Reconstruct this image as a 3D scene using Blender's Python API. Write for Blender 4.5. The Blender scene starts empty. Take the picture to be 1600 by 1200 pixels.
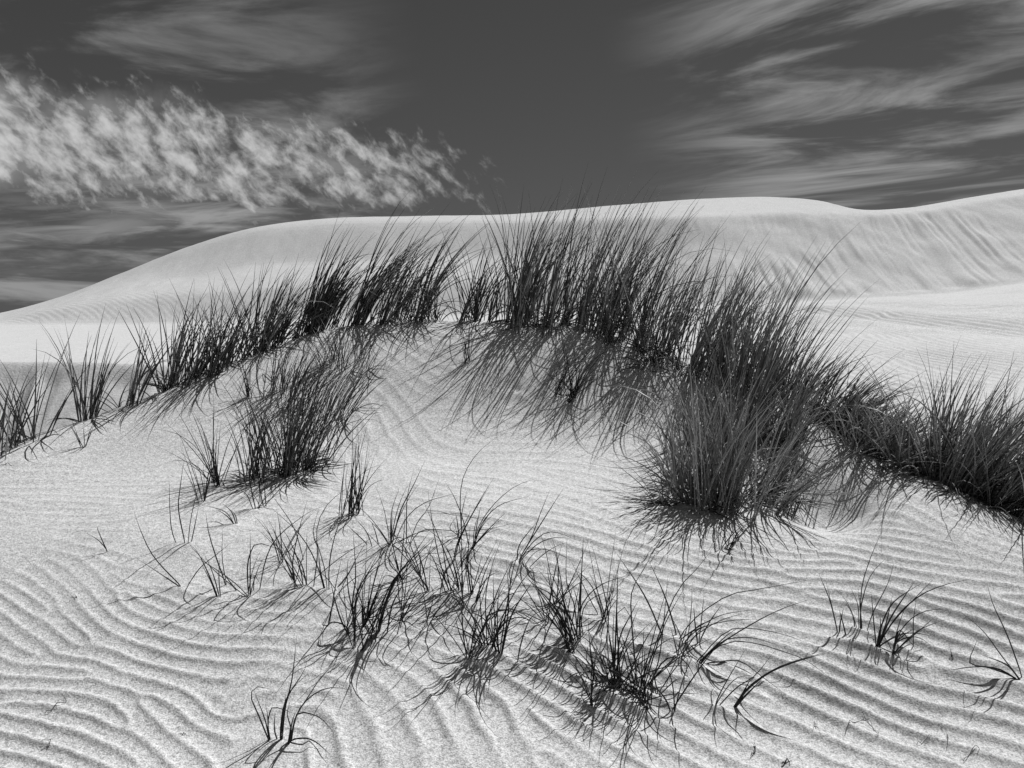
import bpy, math, random
import numpy as np
from mathutils import Vector

# ------------------------------------------------------------------ camera
F = 1244.0                        # focal length in photo pixels (1600 wide)
CAM_H = 1.6
PITCH = math.atan((600 - 470) / F)
sc = bpy.context.scene
cam_data = bpy.data.cameras.new('camera')
cam_data.sensor_width = 36.0
cam_data.lens = F / 1600 * 36.0
cam_data.clip_start = 0.05
cam_data.clip_end = 6000
cam = bpy.data.objects.new('camera', cam_data)
sc.collection.objects.link(cam)
cam.location = (0, 0, CAM_H)
cam.rotation_euler = (math.pi / 2 - PITCH, 0, 0)
sc.camera = cam

# ------------------------------------------------------------------ sun and sky
SUN_ELEV = math.radians(54)
SUN_AZ = math.radians(50)         # horizontal angle from +x towards +y (away from the viewer)
sun_dir = Vector((math.cos(SUN_ELEV) * math.cos(SUN_AZ), math.cos(SUN_ELEV) * math.sin(SUN_AZ), math.sin(SUN_ELEV)))
sd = bpy.data.lights.new('sun', 'SUN')
sd.energy = 5.0
sd.angle = math.radians(0.3)
sd.color = (1, 1, 1)              # monochrome photograph
sun = bpy.data.objects.new('sun', sd)
sc.collection.objects.link(sun)
sun.rotation_euler = sun_dir.to_track_quat('Z', 'Y').to_euler()
sun.location = (20, 20, 20)

sc.view_settings.view_transform = 'Standard'
sc.view_settings.look = 'None'
sc.view_settings.gamma = 1.0
sc.view_settings.use_curve_mapping = False
sc.view_settings.exposure = 0.3

world = bpy.data.worlds.new('World')
sc.world = world
world.use_nodes = True
nt = world.node_tree
nt.nodes.clear()


class G:
    """tiny node-graph writer"""
    def __init__(self, tree):
        self.t = tree

    def node(self, kind, **kw):
        n = self.t.nodes.new(kind)
        for k, v in kw.items():
            setattr(n, k, v)
        return n

    def link(self, a, b):
        self.t.links.new(a, b)

    def put(self, sock, v):
        if hasattr(v, 'is_linked') or hasattr(v, 'node'):
            self.t.links.new(v, sock)
        else:
            sock.default_value = v

    def m(self, op, a, b=0.0, c=0.0, clamp=False):
        n = self.t.nodes.new('ShaderNodeMath')
        n.operation = op
        n.use_clamp = clamp
        for i, v in enumerate((a, b, c)):
            self.put(n.inputs[i], v)
        return n.outputs[0]

    def vec(self, x, y, z=0.0):
        n = self.t.nodes.new('ShaderNodeCombineXYZ')
        for i, v in enumerate((x, y, z)):
            self.put(n.inputs[i], v)
        return n.outputs[0]

    def noise(self, vec, scale, detail=4.0, rough=0.5, dist=0.0):
        n = self.t.nodes.new('ShaderNodeTexNoise')
        n.noise_dimensions = '3D'
        self.t.links.new(vec, n.inputs['Vector'])
        self.put(n.inputs['Scale'], scale)
        self.put(n.inputs['Detail'], detail)
        self.put(n.inputs['Roughness'], rough)
        self.put(n.inputs['Distortion'], dist)
        return n.outputs['Fac']

    def step(self, v, lo, hi, out_lo=0.0, out_hi=1.0):
        n = self.t.nodes.new('ShaderNodeMapRange')
        n.interpolation_type = 'SMOOTHSTEP'
        n.clamp = True
        self.put(n.inputs['Value'], v)
        self.put(n.inputs['From Min'], lo)
        self.put(n.inputs['From Max'], hi)
        self.put(n.inputs['To Min'], out_lo)
        self.put(n.inputs['To Max'], out_hi)
        return n.outputs['Result']


g = G(nt)
sky = g.node('ShaderNodeTexSky', sky_type='NISHITA')
sky.sun_disc = False
sky.sun_elevation = SUN_ELEV
sky.sun_rotation = math.pi / 2 - SUN_AZ
sky.altitude = 3000
sky.air_density = 0.7
sky.dust_density = 0.0
sky.ozone_density = 1.0
sep = g.node('ShaderNodeSeparateColor')
tc = g.node('ShaderNodeTexCoord')
sx = g.node('ShaderNodeSeparateXYZ')
g.link(tc.outputs['Generated'], sx.inputs[0])
g.link(g.vec(sx.outputs[0], sx.outputs[1], g.m('SQRT', g.m('ADD', g.m('MULTIPLY', sx.outputs[2], sx.outputs[2]), 0.02))), sky.inputs['Vector'])
g.link(sky.outputs[0], sep.inputs[0])
red = sep.outputs[0]              # the photograph is black and white through a red filter
X, Y, Z = sx.outputs
az = g.m('ARCTAN2', X, Y)                                   # 0 straight ahead, radians, right positive
el = g.m('ARCTAN2', Z, g.m('SQRT', g.m('ADD', g.m('MULTIPLY', X, X), g.m('MULTIPLY', Y, Y))))
zc = g.m('SQRT', g.m('ADD', g.m('MULTIPLY', Z, Z), 0.0015))
px_ = g.m('DIVIDE', X, g.m('ADD', zc, 0.10))
py_ = g.m('DIVIDE', Y, g.m('ADD', zc, 0.10))

# high thin cirrus on a flat layer, wind-drawn
wv = g.noise(g.vec(px_, py_, 3.0), 0.5, 2, 0.5)
cx = g.m('ADD', px_, g.m('MULTIPLY', wv, 1.6))
cir = g.noise(g.vec(g.m('MULTIPLY', cx, 0.85), g.m('ADD', g.m('MULTIPLY', py_, 1.35), g.m('MULTIPLY', g.m('MAXIMUM', px_, 0.0), 0.75)), 7.3), 1.5, 8, 0.60, 0.5)
cover = g.noise(g.vec(g.m('MULTIPLY', az, 1.0), g.m('MULTIPLY', el, 2.2), 0.77), 1.35, 2, 0.5)
# where the thin cloud stands ahead: to the right and, fainter, high on the left; a clear lane between
lane = g.step(g.m('ABSOLUTE', g.m('SUBTRACT', az, g.m('ADD', 0.03, g.m('MULTIPLY', g.m('SUBTRACT', el, 0.15), -0.2)))), 0.10, 0.36)
cov = g.m('MULTIPLY', lane, g.step(cover, 0.30, 0.55, 0.55, 1.0))
cirrus = g.m('MULTIPLY', g.m('MULTIPLY', g.step(cir, 0.42, 0.70), cov), g.step(el, 0.0, 0.10))

# altocumulus band: enters from the left, narrows and ends a little left of centre
axis = g.m('ADD', 0.143, g.m('MULTIPLY', az, -0.045))
bend = g.m('MULTIPLY', g.m('SUBTRACT', g.noise(g.vec(az, el, 1.2), 8.0, 5, 0.65), 0.5), 0.10)
halfw = g.m('MULTIPLY', g.step(az, 0.10, -0.42, 0.45, 1.0), 0.086)
off = g.m('DIVIDE', g.m('SUBTRACT', g.m('ADD', el, bend), axis), halfw)
band = g.step(g.m('ABSOLUTE', off), 1.12, 0.3)
band = g.m('MULTIPLY', band, g.step(az, 0.04, -0.16, 0.0, 1.0))
# billow rolls run down to the right in view
ra = math.radians(-43)
wr = g.m('MULTIPLY', g.m('SUBTRACT', g.noise(g.vec(az, el, 4.4), 9.0, 3, 0.5), 0.5), 0.03)
u_ = g.m('ADD', wr, g.m('ADD', g.m('MULTIPLY', az, math.cos(ra)), g.m('MULTIPLY', el, math.sin(ra))))
v_ = g.m('ADD', wr, g.m('ADD', g.m('MULTIPLY', az, -math.sin(ra)), g.m('MULTIPLY', el, math.cos(ra))))
rolls = g.noise(g.vec(g.m('MULTIPLY', u_, 32), g.m('MULTIPLY', v_, 60), 2.0), 1.0, 3, 0.5, 0.2)
fine = g.noise(g.vec(g.m('MULTIPLY', u_, 50), g.m('MULTIPLY', v_, 75), 5.0), 1.0, 5, 0.66, 0.2)
big = g.noise(g.vec(az, g.m('MULTIPLY', el, 1.6), 8.8), 7.0, 3, 0.55)
tex = g.m('ADD', g.m('ADD', g.m('MULTIPLY', rolls, 0.46), g.m('MULTIPLY', fine, 0.40)), g.m('MULTIPLY', big, 0.14))
thr = g.m('SUBTRACT', 0.58, g.m('MULTIPLY', band, g.step(az, 0.0, -0.6, 0.19, 0.27)))
alto = g.m('MULTIPLY', g.step(tex, thr, g.m('ADD', thr, 0.32)), g.step(band, 0.0, 0.25))
veil = g.m('MULTIPLY', g.m('MULTIPLY', g.step(band, 0.2, 1.0), g.step(big, 0.3, 0.65)), g.step(az, -0.25, -0.6, 0.0, 0.5))
alto = g.m('MAXIMUM', alto, veil)
# low streaks under the band
low = g.noise(g.vec(g.m('MULTIPLY', az, 5.0), g.m('MULTIPLY', el, 38), 9.0), 1.0, 6, 0.6, 0.6)
lowm = g.m('MULTIPLY', g.step(low, 0.46, 0.72), g.m('MULTIPLY', g.step(el, 0.14, 0.05), g.step(az, -0.15, -0.45)))

base = g.m('MULTIPLY', g.m('POWER', red, 0.8), 0.72)
CLOUD = 7.8
amt = g.m('MAXIMUM', g.m('MULTIPLY', alto, 0.95), g.m('MAXIMUM', g.m('MULTIPLY', cirrus, 0.52), g.m('MULTIPLY', lowm, 0.40)))
mixn = g.m('ADD', g.m('MULTIPLY', base, g.m('SUBTRACT', 1.0, amt)), g.m('MULTIPLY', amt, CLOUD))
bg = g.node('ShaderNodeBackground')
g.link(mixn, bg.inputs['Color'])
bg.inputs['Strength'].default_value = 0.062
wo = g.node('ShaderNodeOutputWorld')
g.link(bg.outputs[0], wo.inputs['Surface'])
try:
    world.cycles.sampling_method = 'MANUAL'
    world.cycles.sample_map_resolution = 512
except Exception:
    pass

# ------------------------------------------------------------------ helpers: pixels to rays, noise
cp, sp = math.cos(PITCH), math.sin(PITCH)


def ray(px, py):
    u = (np.asarray(px, float) - 800) / F
    v = (600 - np.asarray(py, float)) / F
    dx, dy, dz = u, cp + v * sp, -sp + v * cp
    return dx / dy, dz / dy                        # per metre of depth y


def at(px, py, d):
    a, b = ray(px, py)
    return np.array([a * d, d, CAM_H + b * d])


def _hash(ix, iy, seed):
    h = (ix.astype(np.int64) * 374761393 + iy.astype(np.int64) * 668265263 + seed * 974634777) & 0x7fffffff
    h = ((h ^ (h >> 13)) * 1274126177) & 0x7fffffff
    h = (h ^ (h >> 16)) & 0xffff
    return h / 65535.0


def vnoise(x, y, seed=0):
    x = np.asarray(x, float); y = np.asarray(y, float)
    ix, iy = np.floor(x), np.floor(y)
    fx, fy = x - ix, y - iy
    fx = fx * fx * fx * (fx * (fx * 6 - 15) + 10)
    fy = fy * fy * fy * (fy * (fy * 6 - 15) + 10)
    a, b = _hash(ix, iy, seed), _hash(ix + 1, iy, seed)
    c, d = _hash(ix, iy + 1, seed), _hash(ix + 1, iy + 1, seed)
    return (a * (1 - fx) + b * fx) * (1 - fy) + (c * (1 - fx) + d * fx) * fy - 0.5


def fbm(x, y, seed=0, octaves=4, gain=0.5):
    s, a = 0, 1.0
    for o in range(octaves):
        s = s + a * vnoise(x * 2 ** o, y * 2 ** o, seed + 17 * o)
        a *= gain
    return s


def smooth(a, lo, hi):
    t = np.clip((a - lo) / (hi - lo), 0, 1)
    return t * t * (3 - 2 * t)


# ------------------------------------------------------------------ materials
def new_mat(name):
    m = bpy.data.materials.new(name)
    m.use_nodes = True
    b = m.node_tree.nodes['Principled BSDF']
    return m, G(m.node_tree), b


def sand_material(name, tone, grain_scale, grain, bump_d, second=None):
    m, q, b = new_mat(name)
    geo = q.node('ShaderNodeNewGeometry')
    P = geo.outputs['Position']
    n1 = q.noise(P, grain_scale, 2, 0.7)
    n2 = q.noise(P, grain_scale * 0.37, 2, 0.6)
    n3 = q.noise(P, 1.3, 4, 0.5)
    n4 = q.noise(P, 14.0, 4, 0.6)
    s = q.m('ADD', q.m('MULTIPLY', n1, 0.65), q.m('MULTIPLY', n2, 0.35))
    sp_ = q.step(s, 0.30, 0.70, tone - grain, tone + grain)
    sp_ = q.m('MULTIPLY', sp_, q.m('ADD', 0.93, q.m('MULTIPLY', n3, 0.14)))
    sp_ = q.m('MULTIPLY', sp_, q.m('ADD', 0.94, q.m('MULTIPLY', n4, 0.12)))
    q.link(sp_, b.inputs['Base Color'])
    b.inputs['Roughness'].default_value = 0.95
    b.inputs['Specular IOR Level'].default_value = 0.15
    bp = q.node('ShaderNodeBump')
    bp.inputs['Strength'].default_value = 1.0
    bp.inputs['Distance'].default_value = bump_d
    q.link(s, bp.inputs['Height'])
    q.link(bp.outputs[0], b.inputs['Normal'])
    return m


def tone_material(name, rough=0.5, spec=0.3, through=0.0):
    m, q, b = new_mat(name)
    a = q.node('ShaderNodeAttribute', attribute_name='tone')
    geo = q.node('ShaderNodeNewGeometry')
    n = q.noise(geo.outputs['Position'], 60, 2, 0.5)
    v = q.m('MULTIPLY', a.outputs['Fac'], q.m('ADD', 0.75, q.m('MULTIPLY', n, 0.5)))
    q.link(v, b.inputs['Base Color'])
    b.inputs['Roughness'].default_value = rough
    b.inputs['Specular IOR Level'].default_value = spec
    if through:
        tr = q.node('ShaderNodeBsdfTranslucent')
        q.link(v, tr.inputs['Color'])
        mx = q.node('ShaderNodeMixShader')
        mx.inputs[0].default_value = through
        q.link(b.outputs[0], mx.inputs[1]); q.link(tr.outputs[0], mx.inputs[2])
        out = [x for x in q.t.nodes if x.type == 'OUTPUT_MATERIAL'][0]
        q.link(mx.outputs[0], out.inputs['Surface'])
    return m


M_SAND = sand_material('dune_sand_near', 0.41, 150, 0.22, 0.005)
M_SAND_FAR = sand_material('dune_sand_far', 0.42, 45, 0.09, 0.010)
M_BLADE = tone_material('grass_blade', 0.42, 0.35, 0.5)
M_TWIG = tone_material('dry_twig', 0.8, 0.2)


def mesh_object(name, verts, faces, mat, smooth_shade=True, tone=None, parent=None):
    me = bpy.data.meshes.new(name)
    verts = np.asarray(verts, np.float32)
    faces = np.asarray(faces, np.int32)
    k = faces.shape[1]
    me.vertices.add(len(verts)); me.vertices.foreach_set('co', verts.ravel())
    me.loops.add(faces.size); me.loops.foreach_set('vertex_index', faces.ravel())
    me.polygons.add(len(faces)); me.polygons.foreach_set('loop_start', np.arange(0, faces.size, k, dtype=np.int32))
    if smooth_shade:
        me.polygons.foreach_set('use_smooth', np.ones(len(faces), bool))
    if tone is not None:
        at_ = me.attributes.new('tone', 'FLOAT', 'POINT')
        at_.data.foreach_set('value', np.asarray(tone, np.float32))
    me.update(calc_edges=True)
    me.validate()
    me.materials.append(mat)
    o = bpy.data.objects.new(name, me)
    sc.collection.objects.link(o)
    if parent is not None:
        o.parent = parent
    return o


def grid_faces(nr, nc):
    i = np.arange((nr - 1) * nc).reshape(nr - 1, nc)[:, :-1].ravel()
    return np.stack([i, i + 1, i + nc + 1, i + nc], 1)


# ------------------------------------------------------------------ the near mound: a smooth surface through surveyed points
CP = []
def cps(*rows):
    for px, py, d in rows:
        CP.append(at(px, py, d))
cps((-250, 1200, 2.75), (0, 1200, 2.72), (400, 1200, 2.7), (800, 1200, 2.68), (1200, 1200, 2.7), (1600, 1200, 2.72), (1850, 1200, 2.75),
    (800, 1600, 1.75), (200, 1600, 1.75), (1400, 1600, 1.75), (-300, 1500, 1.95), (1900, 1500, 1.95),
    (-250, 1000, 3.5), (0, 1000, 3.45), (300, 1000, 3.42), (600, 1000, 3.4), (900, 1000, 3.42), (1200, 1000, 3.48), (1600, 1000, 3.5), (1850, 1000, 3.5),
    (0, 880, 3.98), (300, 870, 3.98), (600, 870, 3.95), (900, 870, 3.98), (1200, 890, 3.95), (1400, 860, 4.15), (1600, 880, 4.05),
    (0, 780, 4.7), (200, 770, 4.8), (400, 760, 4.92), (600, 750, 5.0), (800, 750, 5.02), (1000, 760, 4.95), (1130, 800, 4.6),
    (200, 690, 5.5), (400, 660, 5.85), (600, 640, 6.15), (800, 640, 6.22), (1000, 660, 5.98), (1150, 690, 5.5),
    # crest, left to right
    (-250, 775, 4.9), (-120, 738, 5.15), (0, 703, 5.4), (100, 670, 5.7), (200, 632, 6.1), (300, 592, 6.6), (400, 552, 7.1), (500, 520, 7.45), (600, 503, 7.6),
    (700, 500, 7.65), (800, 500, 7.65), (900, 508, 7.55), (980, 530, 7.3), (1060, 562, 6.9), (1150, 602, 6.4), (1250, 640, 5.95), (1330, 680, 5.5), (1400, 718, 5.2), (1500, 766, 4.88), (1600, 812, 4.62), (1750, 850, 4.4), (1900, 880, 4.25),
    # hollow beside the big tuft on the right
    (1300, 770, 4.8), (1240, 812, 4.45), (1345, 720, 5.15), (1390, 775, 4.65))
def back_points():
    crest = [(-250, 775, 4.9), (0, 703, 5.4), (200, 632, 6.1), (400, 552, 7.1), (600, 503, 7.6), (800, 500, 7.65), (980, 530, 7.3),
             (1150, 602, 6.4), (1330, 680, 5.5), (1500, 766, 4.88), (1700, 835, 4.45), (1900, 880, 4.25)]
    for px, py, d in crest:
        c = at(px, py, d)
        for s, dz in ((0.28, -0.10), (0.7, -0.42), (1.6, -0.95), (3.2, -1.9)):
            z = max(c[2] + dz, -0.75)
            CP.append(np.array([c[0] * (1 + s * 0.10), c[1] + s, z]))
back_points()
CP = np.array(CP)


def tps_fit(P, lam=1e-3):
    n = len(P)
    r = np.linalg.norm(P[:, None, :2] - P[None, :, :2], axis=2)
    K = np.where(r > 0, r * r * np.log(r + 1e-12), 0) + lam * np.eye(n)
    A = np.zeros((n + 3, n + 3))
    A[:n, :n] = K
    A[:n, n] = 1; A[:n, n + 1:] = P[:, :2]
    A[n, :n] = 1; A[n + 1:, :n] = P[:, :2].T
    return np.linalg.solve(A, np.concatenate([P[:, 2], np.zeros(3)]))


W = tps_fit(CP, 4e-3)
GX0, GX1, GY0, GY1, GS = -9.5, 9.5, 1.3, 12.0, 0.03
gx = np.arange(GX0, GX1 + GS, GS); gy = np.arange(GY0, GY1 + GS, GS)
def tps_eval(x, y):
    out = np.full(x.shape, W[-3]) + W[-2] * x + W[-1] * y
    for (cx_, cy_, _), w in zip(CP, W):
        r2 = (x - cx_) ** 2 + (y - cy_) ** 2
        out += w * 0.5 * r2 * np.log(r2 + 1e-12)
    return out
XX, YY = np.meshgrid(gx, gy)
HG = tps_eval(XX, YY)
HG = np.maximum(HG, -1.2)
HG += 0.05 * fbm(XX * 0.9, YY * 0.9, 5, 3) * smooth(YY, 2.5, 3.5)


def bil(grid, x, y, x0, y0, s):
    fx = np.clip((np.asarray(x, float) - x0) / s, 0, grid.shape[1] - 1.001)
    fy = np.clip((np.asarray(y, float) - y0) / s, 0, grid.shape[0] - 1.001)
    ix, iy = fx.astype(int), fy.astype(int)
    fx, fy = fx - ix, fy - iy
    return ((grid[iy, ix] * (1 - fx) + grid[iy, ix + 1] * fx) * (1 - fy)
            + (grid[iy + 1, ix] * (1 - fx) + grid[iy + 1, ix + 1] * fx) * fy)


def near_h0(x, y):
    return bil(HG, x, y, GX0, GY0, GS)


_steps = np.arange(1.6, 9.5, 0.01)
def hit(px, py, fallback=None):
    """depth at which the ray through a photo pixel first meets the mound"""
    a, b = ray(px, py)
    z = CAM_H + b * _steps
    below = np.nonzero(near_h0(a * _steps, _steps) >= z)[0]
    if len(below) == 0:
        if fallback is not None:
            return fallback
        k = np.argmin(z - near_h0(a * _steps, _steps))
        return float(_steps[k])
    return float(_steps[below[0]])


# ------------------------------------------------------------------ wind ripples: crest direction and spacing vary over the mound
RIP = [  # photo x, y, crest angle (deg, down to the right positive), spacing px, strength
    (1300, 900, 8, 22, 1), (1500, 900, 10, 20, 1), (1200, 960, 12, 26, 1), (1400, 1000, 16, 30, 1), (1550, 1000, 18, 30, 1),
    (1300, 1080, 24, 36, 1), (1500, 1120, 22, 38, 1), (1200, 1150, 30, 38, 1), (1050, 1000, 15, 28, 1), (1000, 920, 10, 24, .9),
    (1450, 850, 14, 18, .8), (1400, 800, 22, 20, .6), (1560, 865, 15, 16, .6), (1150, 885, 8, 20, 1), (1600, 1180, 20, 38, 1),
    (1700, 1000, 18, 30, 1), (1050, 1150, 30, 40, 1), (1100, 1060, 22, 32, 1),
    (600, 1130, 88, 78, .85), (690, 1140, 76, 72, .85), (540, 1150, 95, 70, .75), (770, 1140, 62, 60, .9), (860, 1120, 45, 50, .9), (950, 1160, 36, 45, .9),
    (640, 1180, 88, 78, .85), (600, 1070, 50, 48, .7),
    (440, 1110, -32, 52, .8), (350, 1100, -36, 50, .8), (270, 1110, 42, 45, .8), (160, 1150, 30, 45, .8), (60, 1130, 12, 38, .8), (100, 1065, 8, 28, .9), (420, 1180, -40, 55, .7), (250, 1180, 30, 45, .7),
    (40, 960, 38, 34, .8), (130, 1000, 32, 32, .9), (250, 1040, 9, 26, 1), (400, 1025, 6, 26, 1), (350, 985, 10, 25, .9), (500, 1045, 8, 28, 1), (450, 1065, 10, 28, .9), (200, 960, 34, 30, .7), (120, 920, 48, 34, .45), (310, 965, 14, 25, .7), (-100, 1000, 30, 34, .8),
    (600, 960, 5, 22, .5), (700, 1000, 12, 26, .8), (850, 900, 18, 24, .8), (850, 850, 15, 24, .55), (750, 960, 10, 24, .6), (850, 1060, 25, 34, .9), (950, 850, 20, 26, .6), (1050, 840, 15, 24, .6),
    (750, 720, -3, 20, .30), (850, 700, -2, 20, .28), (700, 640, 0, 20, .22), (900, 760, 14, 24, .35), (960, 800, 24, 28, .4),
    (600, 670, 80, 38, .55), (645, 655, 75, 38, .45), (570, 690, 86, 38, .45), (600, 740, 85, 40, .2),
    (80, 750, 2, 14, .40), (100, 785, 2, 14, .40), (250, 810, 0, 20, .08), (200, 700, -12, 20, .12), (0, 850, 10, 24, .1), (450, 850, 5, 24, .08), (600, 880, 5, 24, .15), (300, 880, 10, 24, .08),
    (1280, 790, 20, 30, .04), (1230, 820, 20, 30, .06), (1330, 785, 20, 30, .04), (1290, 760, 20, 30, .05), (1320, 760, 25, 30, .10), (1330, 705, 40, 20, .2), (1480, 820, 28, 20, .5), (1600, 850, 24, 18, .5),
    (500, 600, 10, 20, .1), (900, 590, 0, 20, .08), (1000, 700, 10, 22, .12)]
RX0, RX1, RY0, RY1, RS = -5.0, 5.0, 1.4, 8.0, 0.01
rnx, rny = int((RX1 - RX0) / RS), int((RY1 - RY0) / RS)
down_wind = np.array([-0.5, -0.87])
rows = []
for px, py, ang, spc, amp in RIP:
    a_ = math.radians(ang)
    d0 = hit(px, py); p0 = at(px, py, d0)[:2]
    e = 14
    d1 = hit(px + e * math.cos(a_), py + e * math.sin(a_)); p1 = at(px + e * math.cos(a_), py + e * math.sin(a_), d1)[:2]
    qx, qy = px - math.sin(a_) * spc, py + math.cos(a_) * spc
    d2 = hit(qx, qy); p2 = at(qx, qy, d2)[:2]
    t = (p1 - p0) / np.linalg.norm(p1 - p0)
    nrm = np.array([-t[1], t[0]])
    lam = abs(np.dot(p2 - p0, nrm))
    if np.dot(nrm, down_wind) < 0:
        nrm = -nrm
    lam = min(max(lam * .76, 0.052), 0.27)
    rows.append((p0[0], p0[1], nrm[0], nrm[1], lam, amp))
rows = np.array(rows)
cs = 4                                            # coarse field, then enlarged
cxg = RX0 + np.arange(0, rnx + cs, cs) * RS; cyg = RY0 + np.arange(0, rny + cs, cs) * RS
CX, CY = np.meshgrid(cxg, cyg)
acc = np.zeros(CX.shape + (4,)); ws = np.zeros(CX.shape)
wob = 0.12
CXw = CX + wob * fbm(CX * 1.6, CY * 1.6, 31, 3); CYw = CY + wob * fbm(CX * 1.6, CY * 1.6, 47, 3)
for x_, y_, nx_, ny_, lam, amp in rows:
    r2 = (CXw - x_) ** 2 + (CYw - y_) ** 2
    w_ = 1 / (r2 + 0.004) ** 1.6
    ws += w_
    acc += w_[..., None] * np.array([nx_, ny_, math.log(lam), amp])
acc /= ws[..., None]
def enlarge(c):
    yy, xx = np.mgrid[0:rny, 0:rnx]
    return bil(c, xx / cs, yy / cs, 0, 0, 1.0)
FNX, FNY, FLL, FAM = [enlarge(acc[..., i]) for i in range(4)]
TH = np.arctan2(FNY, FNX)
TH = np.where(TH > math.pi / 2, TH - 2 * math.pi, TH)        # all near -pi/2, one branch
th_lo, th_hi = np.percentile(TH, 0.5), np.percentile(TH, 99.5)
nth = max(3, int(math.ceil((th_hi - th_lo) / math.radians(15))) + 1)
ths = np.linspace(th_lo, th_hi, nth)
l_lo, l_hi = np.percentile(FLL, 1), np.percentile(FLL, 99)
nl = 5
lls = np.linspace(l_lo, l_hi, nl)
ky = np.fft.fftfreq(rny, RS)[:, None]; kx = np.fft.fftfreq(rnx, RS)[None, :]
WT, FB, WS = [], [], 0
for th in ths:
    for ll in lls:
        k0 = 1 / math.exp(ll)
        ku = kx * math.cos(th) + ky * math.sin(th)
        kv = -kx * math.sin(th) + ky * math.cos(th)
        fb = np.exp(-((ku - k0) / (0.16 * k0)) ** 2 / 2 - (kv / (0.15 * k0)) ** 2 / 2).astype(np.float32)
        w_ = np.exp(-((TH - th) / math.radians(9)) ** 2 / 2 - ((FLL - ll) / max(0.6 * (l_hi - l_lo) / (nl - 1), 0.02)) ** 2 / 2)
        if w_.max() < 0.05:
            continue
        WT.append(w_.astype(np.float32)); FB.append(fb); WS = WS + w_
rng = np.random.default_rng(11)
ZF = (rng.standard_normal((rny, rnx)) + 1j * rng.standard_normal((rny, rnx))).astype(np.complex64)
for it in range(6):
    S = np.fft.fft2(ZF)
    Zn = 0
    for w_, fb in zip(WT, FB):
        Zn = Zn + w_ * np.fft.ifft2(S * fb)
    mag = np.abs(Zn)
    Zn = Zn / (mag + 0.12 * np.median(mag))
    ZF = Zn.astype(np.complex64)
PH = np.angle(ZF); MG = np.clip(np.abs(ZF), 0, 1)
# long gentle windward side, short steep lee: phase runs down wind
RXX, RYY = np.meshgrid(np.arange(rnx) * RS, np.arange(rny) * RS)
PH = PH + 0.9 * fbm(RXX * 5, RYY * 5, 41, 3) + .35 * fbm(RXX * 17, RYY * 17, 43, 2)
prof = np.cos(PH + 0.82 * np.sin(PH))
patch = 0.86 + 0.8 * fbm(CX * 2.2, CY * 2.2, 91, 3)
RIPH = prof * MG * FAM ** 1.4 * np.exp(FLL) * 0.125 * enlarge(patch)
RIPH += 0.0012 * np.clip(fbm(*np.meshgrid(np.arange(rnx) * RS * 9, np.arange(rny) * RS * 9), 3, 3), -1, 1)
del WT, FB, S, Zn


PITS = [(808, 607, 0.030, -0.022), (814, 618, 0.035, 0.012), (1003, 690, 0.04, -0.018), (1016, 700, 0.05, 0.010), (1027, 683, 0.03, -0.014), (988, 704, 0.04, 0.008),
        (1300, 775, .30, -.20), (1395, 790, .16, .03), (1345, 770, 0.05, -0.02), (1370, 745, 0.05, 0.012)]
FEET = [(289, 922), (342, 937), (460, 924), (513, 927), (366, 823), (398, 798), (618, 854), (740, 857), (809, 878), (703, 932), (737, 936), (572, 992), (770, 1020), (902, 1012), (985, 1085), (1056, 1005), (1087, 1043),
        (1146, 1109), (1338, 990), (1370, 1012), (1598, 1067), (438, 1166), (286, 852), (548, 808), (884, 628), (345, 762)]
PITS += [(a_, b_ + 3, .085, .014) for a_, b_ in FEET] + [(a_ - 22, b_ + 6, .07, .009) for a_, b_ in FEET]
PITW = []
for px, py, r_, dz in PITS:
    d_ = hit(px, py); p_ = at(px, py, d_); PITW.append((p_[0], p_[1], r_, dz))


def near_h(x, y):
    x = np.asarray(x, float); y = np.asarray(y, float)
    h = near_h0(x, y)
    edge = smooth(x, RX0, RX0 + .3) * smooth(-x, -RX1, -RX1 + .3) * smooth(y, RY0, RY0 + .1) * smooth(-y, -RY1, -RY1 + .3)
    h = h + bil(RIPH, x, y, RX0, RY0, RS) * edge
    for a_, b_, r_, dz in PITW:
        h = h + dz * np.exp(-((x - a_) ** 2 + (y - b_) ** 2) / (r_ * r_))
    return h


ncol = 1150
us = np.linspace(-0.98, 0.98, ncol)
ys = np.concatenate([np.geomspace(1.5, 2.3, 40, endpoint=False), np.geomspace(2.3, 8.0, 560, endpoint=False), np.linspace(8.0, 11.6, 50)])
UU, YV = np.meshgrid(us, ys)
XV = UU * YV
verts = np.stack([XV, YV, near_h(XV, YV)], -1).reshape(-1, 3)
mound = mesh_object('sand_mound', verts, grid_faces(len(ys), ncol), M_SAND)
mound['kind'] = 'structure'
mound['label'] = 'rippled pale sand mound in the foreground carrying the grass'

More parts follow.
